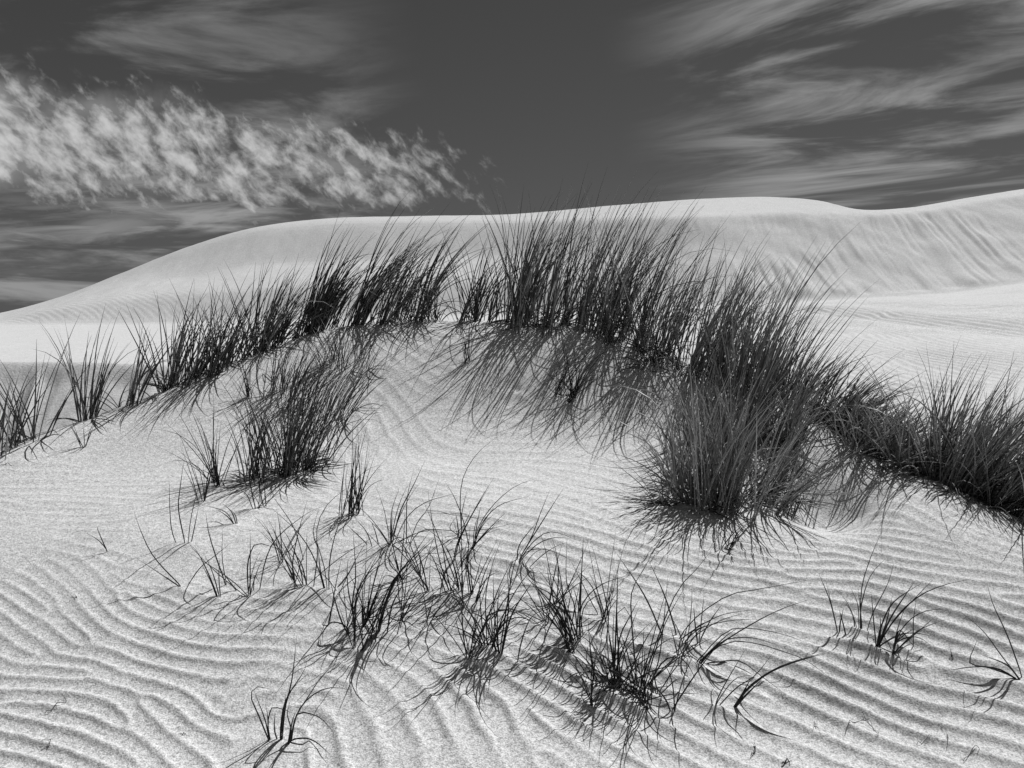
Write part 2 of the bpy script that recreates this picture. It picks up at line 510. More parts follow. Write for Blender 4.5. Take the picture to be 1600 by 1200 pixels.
# ------------------------------------------------------------------ the dunes behind, column by column
COLS = {  # photo column: list of (photo y or None, depth, z if photo y is None)
    -400: [(None, 7.2, -.8), (None, 9.5, -.45), (562, 11.3), (509, 29), (512, 31), (514, 34), (516, 37), (518, 40)],
    -150: [(None, 7.2, -.8), (None, 9.5, -.45), (563, 11.3), (508, 29), (506, 31), (505, 34), (504, 37), (504, 40)],
    0:    [(None, 7.2, -.8), (None, 9.6, -.45), (565, 11.3), (508, 29), (500, 31), (495, 34), (491, 37), (490, 40)],
    100:  [(None, 7.2, -.8), (None, 9.6, -.45), (566, 11.3), (507, 29), (482, 30.5), (470, 34), (466, 37), (464, 40)],
    200:  [(None, 7.2, -.8), (None, 9.6, -.45), (568, 11.3), (507, 29), (468, 30.9), (446, 34.5), (430, 38), (425, 40)],
    300:  [(None, 7.2, -.8), (None, 9.6, -.45), (572, 11.3), (505, 29), (458, 31), (433, 35), (392, 38.5), (385, 40)],
    400:  [(None, 7.2, -.8), (None, 9.6, -.45), (575, 11.3), (502, 29), (452, 31), (416, 35.5), (362, 38.8), (355, 40.5)],
    500:  [(None, 7.2, -.8), (None, 9.6, -.40), (575, 11.5), (500, 29), (446, 31), (410, 35.5), (350, 38.8), (341, 41)],
    650:  [(None, 7.2, -.8), (None, 9.6, -.30), (560, 11.8), (496, 28.5), (440, 30.6), (402, 35), (346, 38.2), (336, 41)],
    800:  [(None, 7.2, -.8), (None, 9.6, -.20), (555, 12), (490, 28), (438, 30), (400, 33.5), (346, 36.5), (333, 40.5)],
    950:  [(None, 7.2, -.8), (None, 9.4, -.10), (555, 12), (484, 26), (435, 28), (395, 30.5), (342, 33.2), (320, 38.5)],
    1100: [(None, 7.2, -.1), (None, 9.2, .10), (555, 12), (478, 24.7), (430, 26.6), (383, 28.6), (338, 30.4), (309, 36.5)],
    1200: [(None, 7.2, -.1), (None, 9.0, .20), (555, 12), (474, 24.7), (427, 26.7), (380, 28.7), (334, 30.6), (307, 35.5)],
    1265: [(None, 7.2, -.1), (None, 8.8, .25), (556, 12), (471, 24.8), (426, 26.7), (380, 28.7), (333, 30.7), (312, 34)],
    1330: [(None, 7.2, -.1), (None, 8.6, .30), (557, 12), (467, 25), (424, 26.9), (380, 28.8), (336, 30.7), (326, 32)],
    1400: [(None, 7.2, -.1), (None, 8.5, .35), (556, 12.2), (463, 25.3), (420, 27.3), (376, 29.3), (333, 31.3), (324, 33)],
    1500: [(None, 7.2, -.1), (None, 8.5, .45), (550, 12.6), (455, 26), (409, 28.2), (363, 30.4), (318, 32.7), (307, 34.7)],
    1600: [(None, 7.2, -.1), (None, 8.5, .5), (540, 13), (441, 27), (394, 29.4), (347, 31.8), (301, 34.3), (291, 36.3)],
    1800: [(None, 7.2, -.1), (None, 8.5, .6), (525, 13.5), (418, 29), (370, 31.6), (322, 34.2), (274, 37), (264, 39)],
    2100: [(None, 7.2, -.1), (None, 8.5, .7), (505, 14), (395, 31), (346, 33.8), (297, 36.6), (248, 39.5), (240, 42)]}
keys = sorted(COLS)
nd, nz = [], []
for k in keys:
    dd, zz = [], []
    for n in COLS[k]:
        if n[0] is None:
            dd.append(n[1]); zz.append(n[2])
        else:
            dd.append(n[1]); zz.append(at(k, n[0], n[1])[2])
    cd, cz = dd[-1], zz[-1]
    dd += [cd + 4, cd + 16, cd + 40, 150, 900]; zz += [cz - 0.35, cz - 3.0, min(-3, cz - 9), -22, -64]
    nd.append(dd); nz.append(zz)
nd, nz = np.array(nd), np.array(nz)
kx_ = (np.array(keys) - 800) / F / cp


def cubic_cols(arr, u):
    """Catmull-Rom across the columns"""
    u = np.clip(u, kx_[0], kx_[-1] - 1e-6)
    i = np.clip(np.searchsorted(kx_, u, side='right') - 1, 0, len(kx_) - 2)
    x0, x1 = kx_[i], kx_[i + 1]
    h = x1 - x0
    t = ((u - x0) / h)[:, None]
    m = np.gradient(arr, kx_, axis=0)
    p0, p1, m0, m1 = arr[i], arr[i + 1], m[i] * h[:, None], m[i + 1] * h[:, None]
    return (2 * t ** 3 - 3 * t ** 2 + 1) * p0 + (t ** 3 - 2 * t ** 2 + t) * m0 + (-2 * t ** 3 + 3 * t ** 2) * p1 + (t ** 3 - t ** 2) * m1


nc2 = 1200
u2 = np.linspace(-1.0, 1.0, nc2)
d2 = np.concatenate([np.linspace(7.3, 9.2, 12, endpoint=False), np.linspace(9.2, 14, 110, endpoint=False), np.linspace(14, 26, 170, endpoint=False),
                     np.linspace(26, 42, 190, endpoint=False), np.geomspace(42, 900, 40)])
ND, NZ = cubic_cols(nd, u2), cubic_cols(nz, u2)
far = np.zeros((len(d2), nc2)); slip = np.zeros_like(far); floorw = np.zeros_like(far); plat = np.zeros_like(far)
for j in range(nc2):
    wd = np.interp(u2[j], [0, .35], [.010, .005]) * d2 * smooth(d2, 12, 24) + .02
    s_ = 0
    for o_, wt in ((-2, .1), (-1, .2), (0, .4), (1, .2), (2, .1)):
        s_ = s_ + wt * np.interp(d2 + o_ * wd, ND[j], NZ[j])
    far[:, j] = s_
    a_, b_ = ND[j, 3], ND[j, 6]
    slip[:, j] = smooth(d2, a_ + .15, a_ + .6) * smooth(-d2, -b_ - .6, -b_ + .6)
    floorw[:, j] = smooth(d2, 9.0, 10.0) * smooth(-d2, -a_ + .1, -a_ + 1.5)
    plat[:, j] = smooth(d2, ND[j, 1] - .2, ND[j, 1] + .3) * smooth(-d2, -ND[j, 2] + .05, -ND[j, 2] + .35)
U2, D2 = np.meshgrid(u2, d2)
X2 = U2 * D2
right = smooth(U2, 0.12, 0.36)
# avalanche furrows down the slip face
warp = X2 + 0.30 * fbm(X2 * .5, D2 * .35, 61, 3) - 0.06 * (D2 - 28)
fur = np.abs(vnoise(warp * 1.5, D2 * .08, 71)) * 2 + 0.7 * np.abs(vnoise(warp * 3.1, D2 * .16, 72)) * 2 + .35 * np.abs(vnoise(warp * 6.5, D2 * .3, 73)) * 2
mask = 0.1 + 1.4 * smooth(fbm(X2 * .35, D2 * .30, 81, 3), -.25, .35)
far += right * slip * (0.11 * (fur - .7)) * mask
far += right * slip * 0.12 * fbm(X2 * .7, D2 * .6, 83, 3)
far += (1 - right) * slip * 0.03 * fbm(X2 * 1.2, D2 * .5, 84, 3)
# furrows in the small bank on the left
far += smooth(-U2, -.05, .2) * plat * (-0.10) * np.abs(fbm((X2 + 0.8 * D2 * .3) * 1.6, D2 * .5, 85, 3)) * 2
# wind ripples on the flat behind
rw = X2 * 1.0 + 0.10 * D2 + 0.35 * fbm(X2 * .45, D2 * .45, 66, 3) + 0.05 * fbm(X2 * 2.2, D2 * 2.2, 67, 2)
lam_r = 0.19
pr = 2 * np.pi * rw / lam_r
ram = 0.25 + 1.1 * smooth(fbm(X2 * .30, D2 * .22, 68, 3), -.35, .25)
far += smooth(U2, .0, .30) * floorw * 0.019 * np.cos(-pr + .4 * np.sin(-pr)) * ram
# the shallow dark trough across it
tr = (D2 - (14.2 + 0.0 * X2)) - (12.0 - X2) * 0.75
trw = D2 - np.interp(U2, [.30, .40, .52, .64, .8], [23.3, 20.0, 17.0, 14.6, 12.5])
far += smooth(U2, .30, .42) * floorw * (-0.10 * np.exp(-((trw + .5 * fbm(X2 * .8, D2 * .8, 97, 3)) / 0.9) ** 2) + 0.07 * np.exp(-((trw - 1.3) / 1.1) ** 2))
# fine ripples on the low dune, left
pr2 = 2 * np.pi * (X2 * .8 + D2 * .9 + .5 * fbm(X2 * .3, D2 * .3, 69, 3)) / .28
far += smooth(-U2, .35, .45) * smooth(D2, 29, 29.6) * smooth(-D2, -33, -31) * 0.006 * np.cos(pr2)
far += 0.010 * fbm(X2 * 1.4, D2 * 1.4, 70, 3) * smooth(D2, 9, 11)

ri = int(np.searchsorted(d2, 9.2))
far_verts = np.stack([X2, D2, far], -1)
f_all = grid_faces(len(d2), nc2)
# cut the sheet into the flat before the dune and the dune itself along the foot of the slope
fr, fc = np.divmod(f_all[:, 0], nc2)
foot = ND[:, 3]
is_dune = d2[np.minimum(fr, len(d2) - 1)] >= foot[fc] - 0.05
def sub_mesh(name, sel):
    f_ = f_all[sel]
    used = np.unique(f_)
    remap = -np.ones(len(d2) * nc2, np.int64); remap[used] = np.arange(len(used))
    return mesh_object(name, far_verts.reshape(-1, 3)[used], remap[f_], M_SAND_FAR)
flat = sub_mesh('sand_flat', ~is_dune); flat['kind'] = 'structure'; flat['label'] = 'pale rippled sand flat and plateau behind the grassy mound'
dune = sub_mesh('sand_dune', is_dune); dune['kind'] = 'structure'; dune['label'] = 'big smooth sand dune with furrowed slip face under the sky'
gs = np.array([[-2500, -2500, -60], [2500, -2500, -60], [2500, 2500, -60], [-2500, 2500, -60]])
ground = mesh_object('ground', gs, np.array([[0, 1, 2, 3]]), M_SAND_FAR); ground['kind'] = 'structure'

# ------------------------------------------------------------------ grass
rnd = random.Random(5)
nrg = np.random.default_rng(23)


def on_ground(px, py):
    d = hit(px, py)
    p = at(px, py, d)
    return np.array([p[0], p[1], float(near_h(p[0], p[1]))])


def tubes(paths, widths, flat_=0.45):
    """paths (n, k, 3), widths (n,): slim three-sided rolled leaves, tapering to a point"""
    n, k, _ = paths.shape
    t = np.gradient(paths, axis=1)
    t /= np.linalg.norm(t, axis=2, keepdims=True) + 1e-9
    ref = nrg.standard_normal((n, 1, 3)); ref[..., 2] *= .2
    s = np.cross(t, np.broadcast_to(ref, t.shape)); s /= np.linalg.norm(s, axis=2, keepdims=True) + 1e-9
    b = np.cross(t, s)
    f = np.linspace(0, 1, k)
    w = (widths[:, None] * np.minimum(1, 0.75 + f * 1.2)[None, :] * np.clip(1 - f[None, :] ** 2.6, 0.10, 1))[..., None] * 0.5
    ring = [paths + s * w, paths - s * w * .5 + b * w * flat_ * 2, paths - s * w * .5 - b * w * flat_ * 2]
    v = np.stack(ring, 2)                                     # n,k,3,3
    idx = np.arange(n * k * 3).reshape(n, k, 3)
    fs = []
    for a in range(3):
        c = (a + 1) % 3
        fs.append(np.stack([idx[:, :-1, a], idx[:, :-1, c], idx[:, 1:, c], idx[:, 1:, a]], -1).reshape(-1, 4))
    return v.reshape(-1, 3), np.concatenate(fs)


def grow(roots, azim, tilt0, bend, length, k=8, power=1.5, twist=None):
    """leaf curves: start near upright, lean over further towards the tip"""
    n = len(roots)
    s = np.linspace(0, 1, k)
    tw = np.zeros(n) if twist is None else twist
    sm = (s[:-1] + s[1:]) / 2
    tilt = tilt0[:, None] + bend[:, None] * sm[None, :] ** power
    a = azim[:, None] + tw[:, None] * sm[None, :]
    step = (length / (k - 1))[:, None]
    dx = np.sin(tilt) * np.cos(a) * step; dy = np.sin(tilt) * np.sin(a) * step; dz = np.cos(tilt) * step
    P = np.zeros((n, k, 3))
    P[:, 0] = roots
    P[:, 1:, 0] = roots[:, None, 0] + np.cumsum(dx, 1)
    P[:, 1:, 1] = roots[:, None, 1] + np.cumsum(dy, 1)
    P[:, 1:, 2] = roots[:, None, 2] + np.cumsum(dz, 1)
    gz = near_h0(P[:, 1:, 0], P[:, 1:, 1]) + 0.012
    P[:, 1:, 2] = np.maximum(P[:, 1:, 2], gz)
    return P


def thing(name, label, cat, loc, group=None):
    o = bpy.data.objects.new(name, None)
    o.empty_display_size = 0.1
    sc.collection.objects.link(o)
    o.location = loc
    o['label'] = label; o['category'] = cat
    if group:
        o['group'] = group
    return o


def part_from(name, root, base, v, f, tone, mat=None, stuff=False):
    o = mesh_object(name, v - base[None, :], f, mat or M_BLADE, True, tone, root)
    if stuff:
        o['kind'] = 'stuff'
    return o


def tones(n, k, dark=0.045, spread=0.5):
    t = dark * 2.7 * np.exp(nrg.standard_normal(n) * spread)
    t = np.where(nrg.random(n) < .16, t * 3.2, t)
    return np.clip(t, 0.02, 0.45)


CT = 'tall dense clumps on the crest'
CL = 'sparse upright clumps along the left crest'


DENS = {CT: .20, 'big clumps in front of the right shoulder': .20, 'grass on the right ridge': .36, CL: .40, 'tufts on the mound face': .6}


def dense(px, py, label, n=300, L=0.85, sx=.13, sy=.10, lean=.22, bend=.55, fan=.22, dry=0.12, skirt=0.18, w=.0066, group='dense grass clumps along the mound crest', dark=.045, ang=0.0, laz=0.0, behind=0.0):
    n = int(n * DENS.get(group, .42)); sx *= (.8 if group == CL else 1.05); sy *= 1.1
    base = on_ground(px, py)
    base = base + np.array([0, behind, 0]); base[2] = float(near_h(base[0], base[1]))
    sc_ = base[1] / np.interp(py, [500, 640, 700, 760, 812, 870], [6.15, 5.3, 4.95, 4.65, 4.5, 3.98])
    L *= sc_; w *= 1.3 * sc_
    root = thing('grass_clump', label, 'grass', base, group)
    def batch(m, Ls, le, be, fa, out=1.0):
        # shoots come in bundles, each with its own lean and height
        nb = max(4, m // 9)
        ctr = nrg.standard_normal((nb, 2)) * np.array([sx, sy])
        bl = nrg.standard_normal((nb, 2)) * .09; bs = .72 + .38 * nrg.random(nb)
        own = nrg.integers(0, nb, m)
        r = ctr[own] + nrg.standard_normal((m, 2)) * .028
        ca, sa = math.cos(ang), math.sin(ang)
        off = np.stack([r[:, 0] * ca - r[:, 1] * sa, r[:, 0] * sa + r[:, 1] * ca], 1)
        rx, ry = base[0] + off[:, 0], base[1] + off[:, 1]
        roots = np.stack([rx, ry, near_h(rx, ry) - 0.015], 1)
        vx = le * math.cos(laz) + fa * off[:, 0] / sx * .6 * out + nrg.standard_normal(m) * fa * .62 + bl[own, 0]
        vy = le * math.sin(laz) + fa * off[:, 1] / sy * .6 * out + nrg.standard_normal(m) * fa * .62 + bl[own, 1]
        tilt = np.hypot(vx, vy); azm = np.arctan2(vy, vx)
        bd = be * (0.35 + nrg.random(m) * 1.1)
        # the wind turns the upper leaf to the right
        azm2 = np.where(np.cos(azm) < -.2, azm, azm * .65)
        ln = Ls * bs[own] * 1.04 * (0.55 + 0.5 * nrg.random(m) ** .5) * (1 + .07 * nrg.standard_normal(m))
        br = nrg.random(m) < .06; bd = np.where(br, bd + 1.1, bd)
        return grow(roots, azm2, tilt, bd, ln, 8, 1.5, nrg.standard_normal(m) * .35)
    k = 8
    nd_ = int(n * dry); ns = int(n * skirt)
    P = batch(n, L, lean, bend, fan)
    v, f = tubes(P, w * (0.7 + .6 * nrg.random(n)))
    part_from('leaf_blades', root, base, v, f, np.repeat(tones(n, k, dark), k * 3), stuff=True)
    if nd_:
        P = batch(nd_, L * .72, lean * .8, bend * 1.2, fan * 1.5)
        v, f = tubes(P, w * (0.6 + .5 * nrg.random(nd_)))
        part_from('dry_blades', root, base, v, f, np.repeat(np.clip(.34 + .1 * nrg.standard_normal(nd_), .08, .45), k * 3), stuff=True)
    if ns:
        P = batch(ns, L * .42, lean * .3, 1.5, .55, 1.6)
        v, f = tubes(P, w * (0.7 + .5 * nrg.random(ns)))
        part_from('drooping_blades', root, base, v, f, np.repeat(tones(ns, k, min(dark, .05) * .7), k * 3), stuff=True)
    return root


def catmull(pts, m):
    pts = np.asarray(pts, float)
    if len(pts) == 2:
        pts = np.array([pts[0], pts.mean(0), pts[1]])
    q = np.vstack([2 * pts[0] - pts[1], pts, 2 * pts[-1] - pts[-2]])
    seg = np.linalg.norm(np.diff(pts, axis=0), axis=1); cum = np.concatenate([[0], np.cumsum(seg)]); cum /= cum[-1]
    out = []
    for s in np.linspace(0, 1, m):
        i = min(int(np.searchsorted(cum, s, side='right') - 1), len(pts) - 2)
        t = (s - cum[i]) / (cum[i + 1] - cum[i] + 1e-12)
        p0, p1, p2, p3 = q[i], q[i + 1], q[i + 2], q[i + 3]
        out.append(.5 * ((2 * p1) + (-p0 + p2) * t + (2 * p0 - 5 * p1 + 4 * p2 - p3) * t * t + (-p0 + 3 * p1 - 3 * p2 + p3) * t ** 3))
    return np.array(out)


def traced_path(poly, k=11):
    """a leaf seen in the photograph: rooted where its foot meets the sand, leaning a little to or from the viewer along its length"""
    c = catmull(poly, k)
    d0 = hit(poly[0][0], poly[0][1])
    size = np.hypot(*(np.array(poly[-1]) - np.array(poly[0]))) / F * d0
    lean = rnd.uniform(-.28, .22) * size
    out = []
    for i, (px, py) in enumerate(c):
        s = i / (k - 1)
        d = d0 + lean * s ** 1.4
        dg = hit(px, py, 99)
        if s > 0:
            d = min(d, dg - 0.012 - .01 * s)
        out.append(at(px, py, d))
    out = np.array(out)
    out[0, 2] -= 0.012
    return out


def sparse(px, py, label, traced=(), n=0, L=.34, spread=.035, lean=.25, bend=.9, fan=.35, w=.0048, group='sparse grass tufts on the front slope', laz=0.0, dark=.03, bent=.12, short=.12):
    w *= 1.12; L *= 1.3; n = int(n * 1.2); bend *= .75; fan *= 1.2; spread *= 1.3
    base = on_ground(px, py)
    root = thing('grass_tuft', label, 'grass', base, group)
    blades = [traced_path(p) for p in traced]
    if n:
        nb = max(1, n // 5); own = nrg.integers(0, nb, n); ctr = nrg.standard_normal((nb, 2)) * np.array([spread, spread * .7])
        rx = base[0] + ctr[own, 0] + nrg.standard_normal(n) * .008; ry = base[1] + ctr[own, 1] + nrg.standard_normal(n) * .008
        roots = np.stack([rx, ry, near_h(rx, ry) - .012], 1)
        vx = lean * math.cos(laz) + nrg.standard_normal(n) * fan; vy = lean * math.sin(laz) + nrg.standard_normal(n) * fan
        bd = bend * (.2 + 1.1 * nrg.random(n)); bd[nrg.random(n) < bent] += 1.1
        ln = L * (.5 + .6 * nrg.random(n)); ln[nrg.random(n) < short] *= .55
        P = grow(roots, np.arctan2(vy, vx), np.hypot(vx, vy), bd, ln, 11, 1.6, nrg.standard_normal(n) * .5)
        blades += list(P)
    for i, P in enumerate(blades):
        v, f = tubes(P[None], np.array([w * rnd.uniform(.75, 1.25) * (1.25 if i < len(traced) else 1)]))
        tn = float(np.clip(dark * math.exp(rnd.gauss(0, .45)), .012, .2))
        part_from('blade', root, base, v, f, np.full(len(v), tn))
    return root


def twig(label, pts, w=.003, tone=.05, lift=.006):
    """a dry stalk lying on the sand"""
    c = catmull(pts, 14)
    P = []
    for i, (px, py) in enumerate(c):
        d = hit(px, py); p = at(px, py, d)
        P.append((p[0], p[1], float(near_h(p[0], p[1])) + lift * (1 + math.sin(i * 1.3))))
    P = np.array(P)
    base = P[0].copy()
    v, f = tubes(P[None], np.array([w]))
    o = mesh_object('dry_twig', v - base, f, M_TWIG, True, np.full(len(v), tone))
    o.location = base
    o['label'] = label; o['category'] = 'twig'; o['group'] = 'dry twigs lying on the sand'
    return o


# --- crest, left to right
CL = 'sparse upright clumps along the left crest'
dense(12, 702, 'thin grass clump at the left picture edge where the crest runs out', 45, .62, .05, .05, .1, .35, .20, .05, .3, group=CL)
dense(58, 686, 'thin upright grass clump second from the left end of the crest', 45, .72, .06, .05, .05, .35, .18, .05, .5, group=CL)
dense(140, 655, 'thin grass clump with crossing tall blades, third from the left end of the crest', 75, .74, .08, .06, .12, .4, .17, .05, .4, group=CL)
dense(196, 634, 'thin grass clump leaning right, fourth from the left end of the crest', 50, .66, .07, .05, .15, .4, .2, .05, .4, group=CL)
dense(262, 608, 'medium grass clump on the left crest, first of the thicker ones', 150, .68, .10, .07, .10, .4, .22, .08, .35, group=CL)
dense(312, 588, 'medium grass clump fanning out beside the dip in the left crest', 140, .70, .11, .08, .12, .45, .24, .08, .3, group=CL)
dense(352, 560, 'medium grass clump set behind the left crest line', 140, .68, .12, .08, .12, .45, .22, .1, .2, group=CL, behind=.1)
dense(408, 545, 'wispy grass clump below the left end of the tall crest grass', 150, .66, .13, .08, .2, .5, .2, .1, .25, group=CL)
dense(455, 522, 'dense grass clump starting the tall grass on the left of the crest', 260, .70, .13, .09, .28, .5, .14, .1, .15, group=CT)
dense(512, 512, 'dense dark grass clump swept to the right, second of the tall left block', 420, 0.88, .13, .10, .38, .55, .11, .1, .12, group=CT, dark=0.04)
dense(570, 503, 'tallest dark swept clump of the left crest block', 460, 0.95, .13, .10, .40, .58, .11, .12, .12, group=CT, dark=0.04)
dense(628, 502, 'dense swept clump ending the tall left crest block', 330, 0.85, .13, .10, .32, .6, .15, .25, .15, group=CT)
dense(690, 503, 'thinner fanning clump in the gap between the two tall crest blocks', 150, 0.6, .13, .08, .08, .45, .24, .12, .4, group=CT)
dense(748, 502, 'dark based fanning clump at the middle of the crest', 260, 0.75, .11, .09, .08, .45, .22, .1, .4, group=CT)
dense(808, 502, 'dense upright clump just right of the crest middle', 380, 0.95, .13, .10, .12, .42, .17, .1, .5, group=CT, dark=0.06)
dense(862, 506, 'dense upright dark clump under the first dune top swell', 430, 1.07, .13, .10, .16, .42, .14, .14, .5, group=CT, dark=0.065)
dense(918, 514, 'tallest clump of all, tips crossing the dune skyline', 460, 1.19, .13, .10, .22, .45, .13, .16, .4, group=CT, dark=0.07)
dense(972, 532, 'dense clump right of the tallest one with pale dry stalks at its foot', 420, 1.03, .13, .10, .18, .45, .16, .25, .3, group=CT, dark=0.09)
dense(1030, 554, 'dense clump on the right shoulder of the crest', 420, 0.90, .13, .10, .20, .45, .17, .2, .45, group=CT, dark=0.08)
dense(1085, 580, 'tall dense clump on the right shoulder leaning right', 460, 1.08, .13, .10, .24, .45, 0.15, .2, .45, group=CT, dark=0.09)
dense(1140, 604, 'thick clump on the descending right crest with grey dry blades', 480, 1.06, .12, .10, .16, .42, .15, .35, .4, group=CT, dark=0.11)
dense(1192, 624, 'thick right leaning clump on the descending right crest', 420, 0.90, .11, .10, .16, .42, .17, .3, .35, group=CT, dark=0.11)
dense(1232, 640, 'spreading clump ending the tall grass on the right crest', 150, 0.58, .09, .09, 0.12, .5, .24, .15, .35, group=CT)
# --- big clump in front of the right shoulder
BF = 'big clumps in front of the right shoulder'
dense(1085, 770, 'left part of the big drooping clump in front of the right shoulder', 330, .74, .13, .10, .02, .45, .20, .5, .6, group=BF, dark=.12)
dense(1135, 790, 'dark heart of the big drooping clump in front of the right shoulder', 520, .86, .13, .10, .06, .42, .18, .5, .7, group=BF, dark=.12)
dense(1190, 765, 'right part of the big drooping clump, blades spilling over the hollow', 320, .70, .12, .10, .10, .45, .24, .5, .5, group=BF, dark=.12)
dense(1150, 690, 'grey middle clump between the big drooping clump and the right crest', 420, .74, .15, .12, .08, .45, .18, .8, .3, group=BF, dark=.12)
dense(1205, 700, 'loose clump above the hollow with grey blades leaning right', 240, .60, .11, .10, .12, .5, .22, .8, .3, group=BF, dark=.12)
# --- right ridge
RR = 'grass on the right ridge'
dense(1268, 652, 'right leaning clump where the right ridge begins', 130, .58, .09, .08, .38, .45, .20, .3, .35, behind=.12, group=RR)
dense(1312, 672, 'low wind swept clump on the right ridge, before the matted turf', 240, .56, .11, .09, .55, .55, .28, .15, .5, behind=.12, group=RR)
dense(1352, 690, 'low matted grass mat on the right ridge, nearest the hollow', 380, .42, .13, .12, .45, .7, .40, .3, .35, group=RR, dark=.13, behind=.16)
dense(1395, 712, 'low matted grass mat in the middle of the right ridge', 380, .44, .13, .12, .45, .7, .40, .3, .35, group=RR, dark=.13, behind=.16)
dense(1400, 655, 'far low dark grass hump behind the right ridge', 420, .42, .16, .12, .45, .7, .36, .2, .5, group=RR, dark=.13, behind=.22)
dense(1442, 690, 'dark rounded grass hump behind the ridge, beside the tall right clump', 420, .46, .14, .12, .35, .7, .36, .2, .5, group=RR, dark=.13, behind=.25)
dense(1445, 738, 'low tangled clump on the ridge at the foot of the tall right clump', 300, .44, .11, .09, .35, .7, .42, .2, 1.0, behind=.12, group=RR)
dense(1492, 762, 'tall dense clump on the right ridge with spreading drooping foot', 440, .80, .11, .09, .22, .5, .26, .3, .7, behind=.12, group=RR, dark=.13)
dense(1545, 786, 'dense grey clump on the ridge beside the right picture edge', 440, .84, .11, .09, .35, .5, .24, .35, .6, behind=.12, group=RR, dark=.13)
dense(1600, 812, 'dense clump cut by the right picture edge', 420, .86, .11, .10, .3, .5, .25, .3, .6, behind=.12, group=RR, dark=.13)
dense(1660, 832, 'dense clump mostly outside the right picture edge', 200, .8, .12, .10, .3, .5, .25, .3, .6, behind=.12, group=RR, dark=.13)
# --- on the face of the mound
MF = 'tufts on the mound face'
dense(462, 738, 'thick tall dark clump alone on the left of the mound face', 200, .70, .07, .06, .22, .45, .18, .08, .55, w=.0052, group=MF, dark=.032)
dense(512, 640, 'long right leaning blades behind the thick clump on the left face', 85, .60, .09, .08, .35, .5, .16, .1, .1, w=.0050, group=MF)
dense(430, 620, 'wispy clump on the upper left face below the crest grass', 90, .52, .12, .07, .22, .45, .2, .1, .2, w=.0048, group=MF)
dense(545, 570, 'thin clump just below the tall left crest block', 80, .46, .12, .06, .15, .5, .24, .1, .2, w=.0048, group=MF)
dense(405, 752, 'open upright clump left of the thick dark clump on the face', 70, .55, .06, .05, .12, .4, .2, .05, .4, w=.0048, group=MF, dark=.03)
sparse(345, 762, 'open tuft of separate blades left of the thick clump on the left face', n=26, L=.46, spread=.07, lean=-.05, bend=.35, fan=.24, group=MF)
sparse(314, 784, 'few blade tuft low on the left slope beside the open tufts', n=9, L=.36, spread=.04, lean=.0, bend=.4, fan=.2, group=MF)
sparse(386, 622, 'short upright sprig on the upper left face nearest the crest', n=14, L=.30, spread=.03, lean=.05, bend=.3, fan=.15, group=MF)
sparse(137, 699, 'tiny isolated sprig on bare sand below the left crest', n=6, L=.22, spread=.015, lean=.1, bend=.4, fan=.2, group=MF)
sparse(884, 628, 'lone sparse tuft in the middle of the smooth mound face', n=34, L=.50, spread=.035, lean=.06, bend=.7, fan=.26, w=.0054, group=MF, short=.3, bent=.25)
sparse(728, 566, 'small upright sprig on the face below the middle of the crest', n=12, L=.42, spread=.02, lean=-.06, bend=.3, fan=.15, group=MF)
sparse(548, 808, 'upright tuft of dark blades right of the thick clump, lower on the face', n=26, L=.42, spread=.035, lean=.1, bend=.4, fan=.17, group=MF)
sparse(398, 798, 'low tuft with a few blades bent left below the thick clump', [((397, 800), (384, 771), (361, 764)), ((400, 798), (393, 766), (388, 735)), ((404, 796), (405, 760), (398, 728)), ((412, 792), (406, 760), (408, 722)), ((416, 793), (414, 760), (420, 726))], n=4, L=.3, group=MF)
sparse(1125, 856, 'small stiff sprig at the foot of the big drooping clump', [((1124, 857), (1122, 835), (1124, 815)), ((1126, 857), (1134, 830), (1150, 806)), ((1127, 857), (1142, 838), (1162, 818)), ((1129, 858), (1150, 846), (1188, 852)), ((1066, 857), (1066, 842), (1062, 826))], n=5, L=.22, group=MF)
# --- foreground
FG = 'sparse tufts in the foreground'
sparse(165, 864, 'tiny two bladed sprig alone on the smooth left sand', [((168, 862), (160, 845), (152, 824), (158, 824)), ((169, 862), (155, 845), (136, 833))], w=.0035, group=FG)
sparse(286, 852, 'sprig of four tall thin blades on the left slope', [((277, 854), (267, 820), (264, 743)), ((290, 853), (279, 797), (281, 766), (288, 715)), ((298, 851), (305, 818), (310, 792)), ((293, 853), (300, 800), (318, 735))], group=FG)
sparse(366, 823, 'low sprig of bent over blades between the left slope tufts', [((369, 823), (354, 806), (337, 795)), ((368, 823), (352, 800), (322, 790)), ((356, 825), (340, 816), (320, 816)), ((370, 822), (362, 800), (346, 785)), ((371, 822), (368, 806), (360, 796))], group=FG)
sparse(289, 922, 'spiky tuft with one stiff blade pointing far left', [((289, 922), (242, 872), (221, 832), (209, 798)), ((288, 922), (250, 896), (213, 872)), ((289, 922), (312, 888), (340, 865), (366, 844)), ((290, 924), (300, 930), (312, 927), (333, 939))], group=FG)
sparse(342, 937, 'tuft of left leaning blades right of the spiky left tuft', [((342, 937), (326, 897), (310, 865), (297, 850)), ((340, 937), (330, 910), (314, 880)), ((344, 937), (333, 897), (319, 865)), ((353, 914), (338, 872), (326, 832), (321, 797)), ((354, 915), (347, 871), (348, 825)), ((371, 925), (356, 905), (345, 890)), ((345, 937), (342, 900), (344, 868))], group=FG)
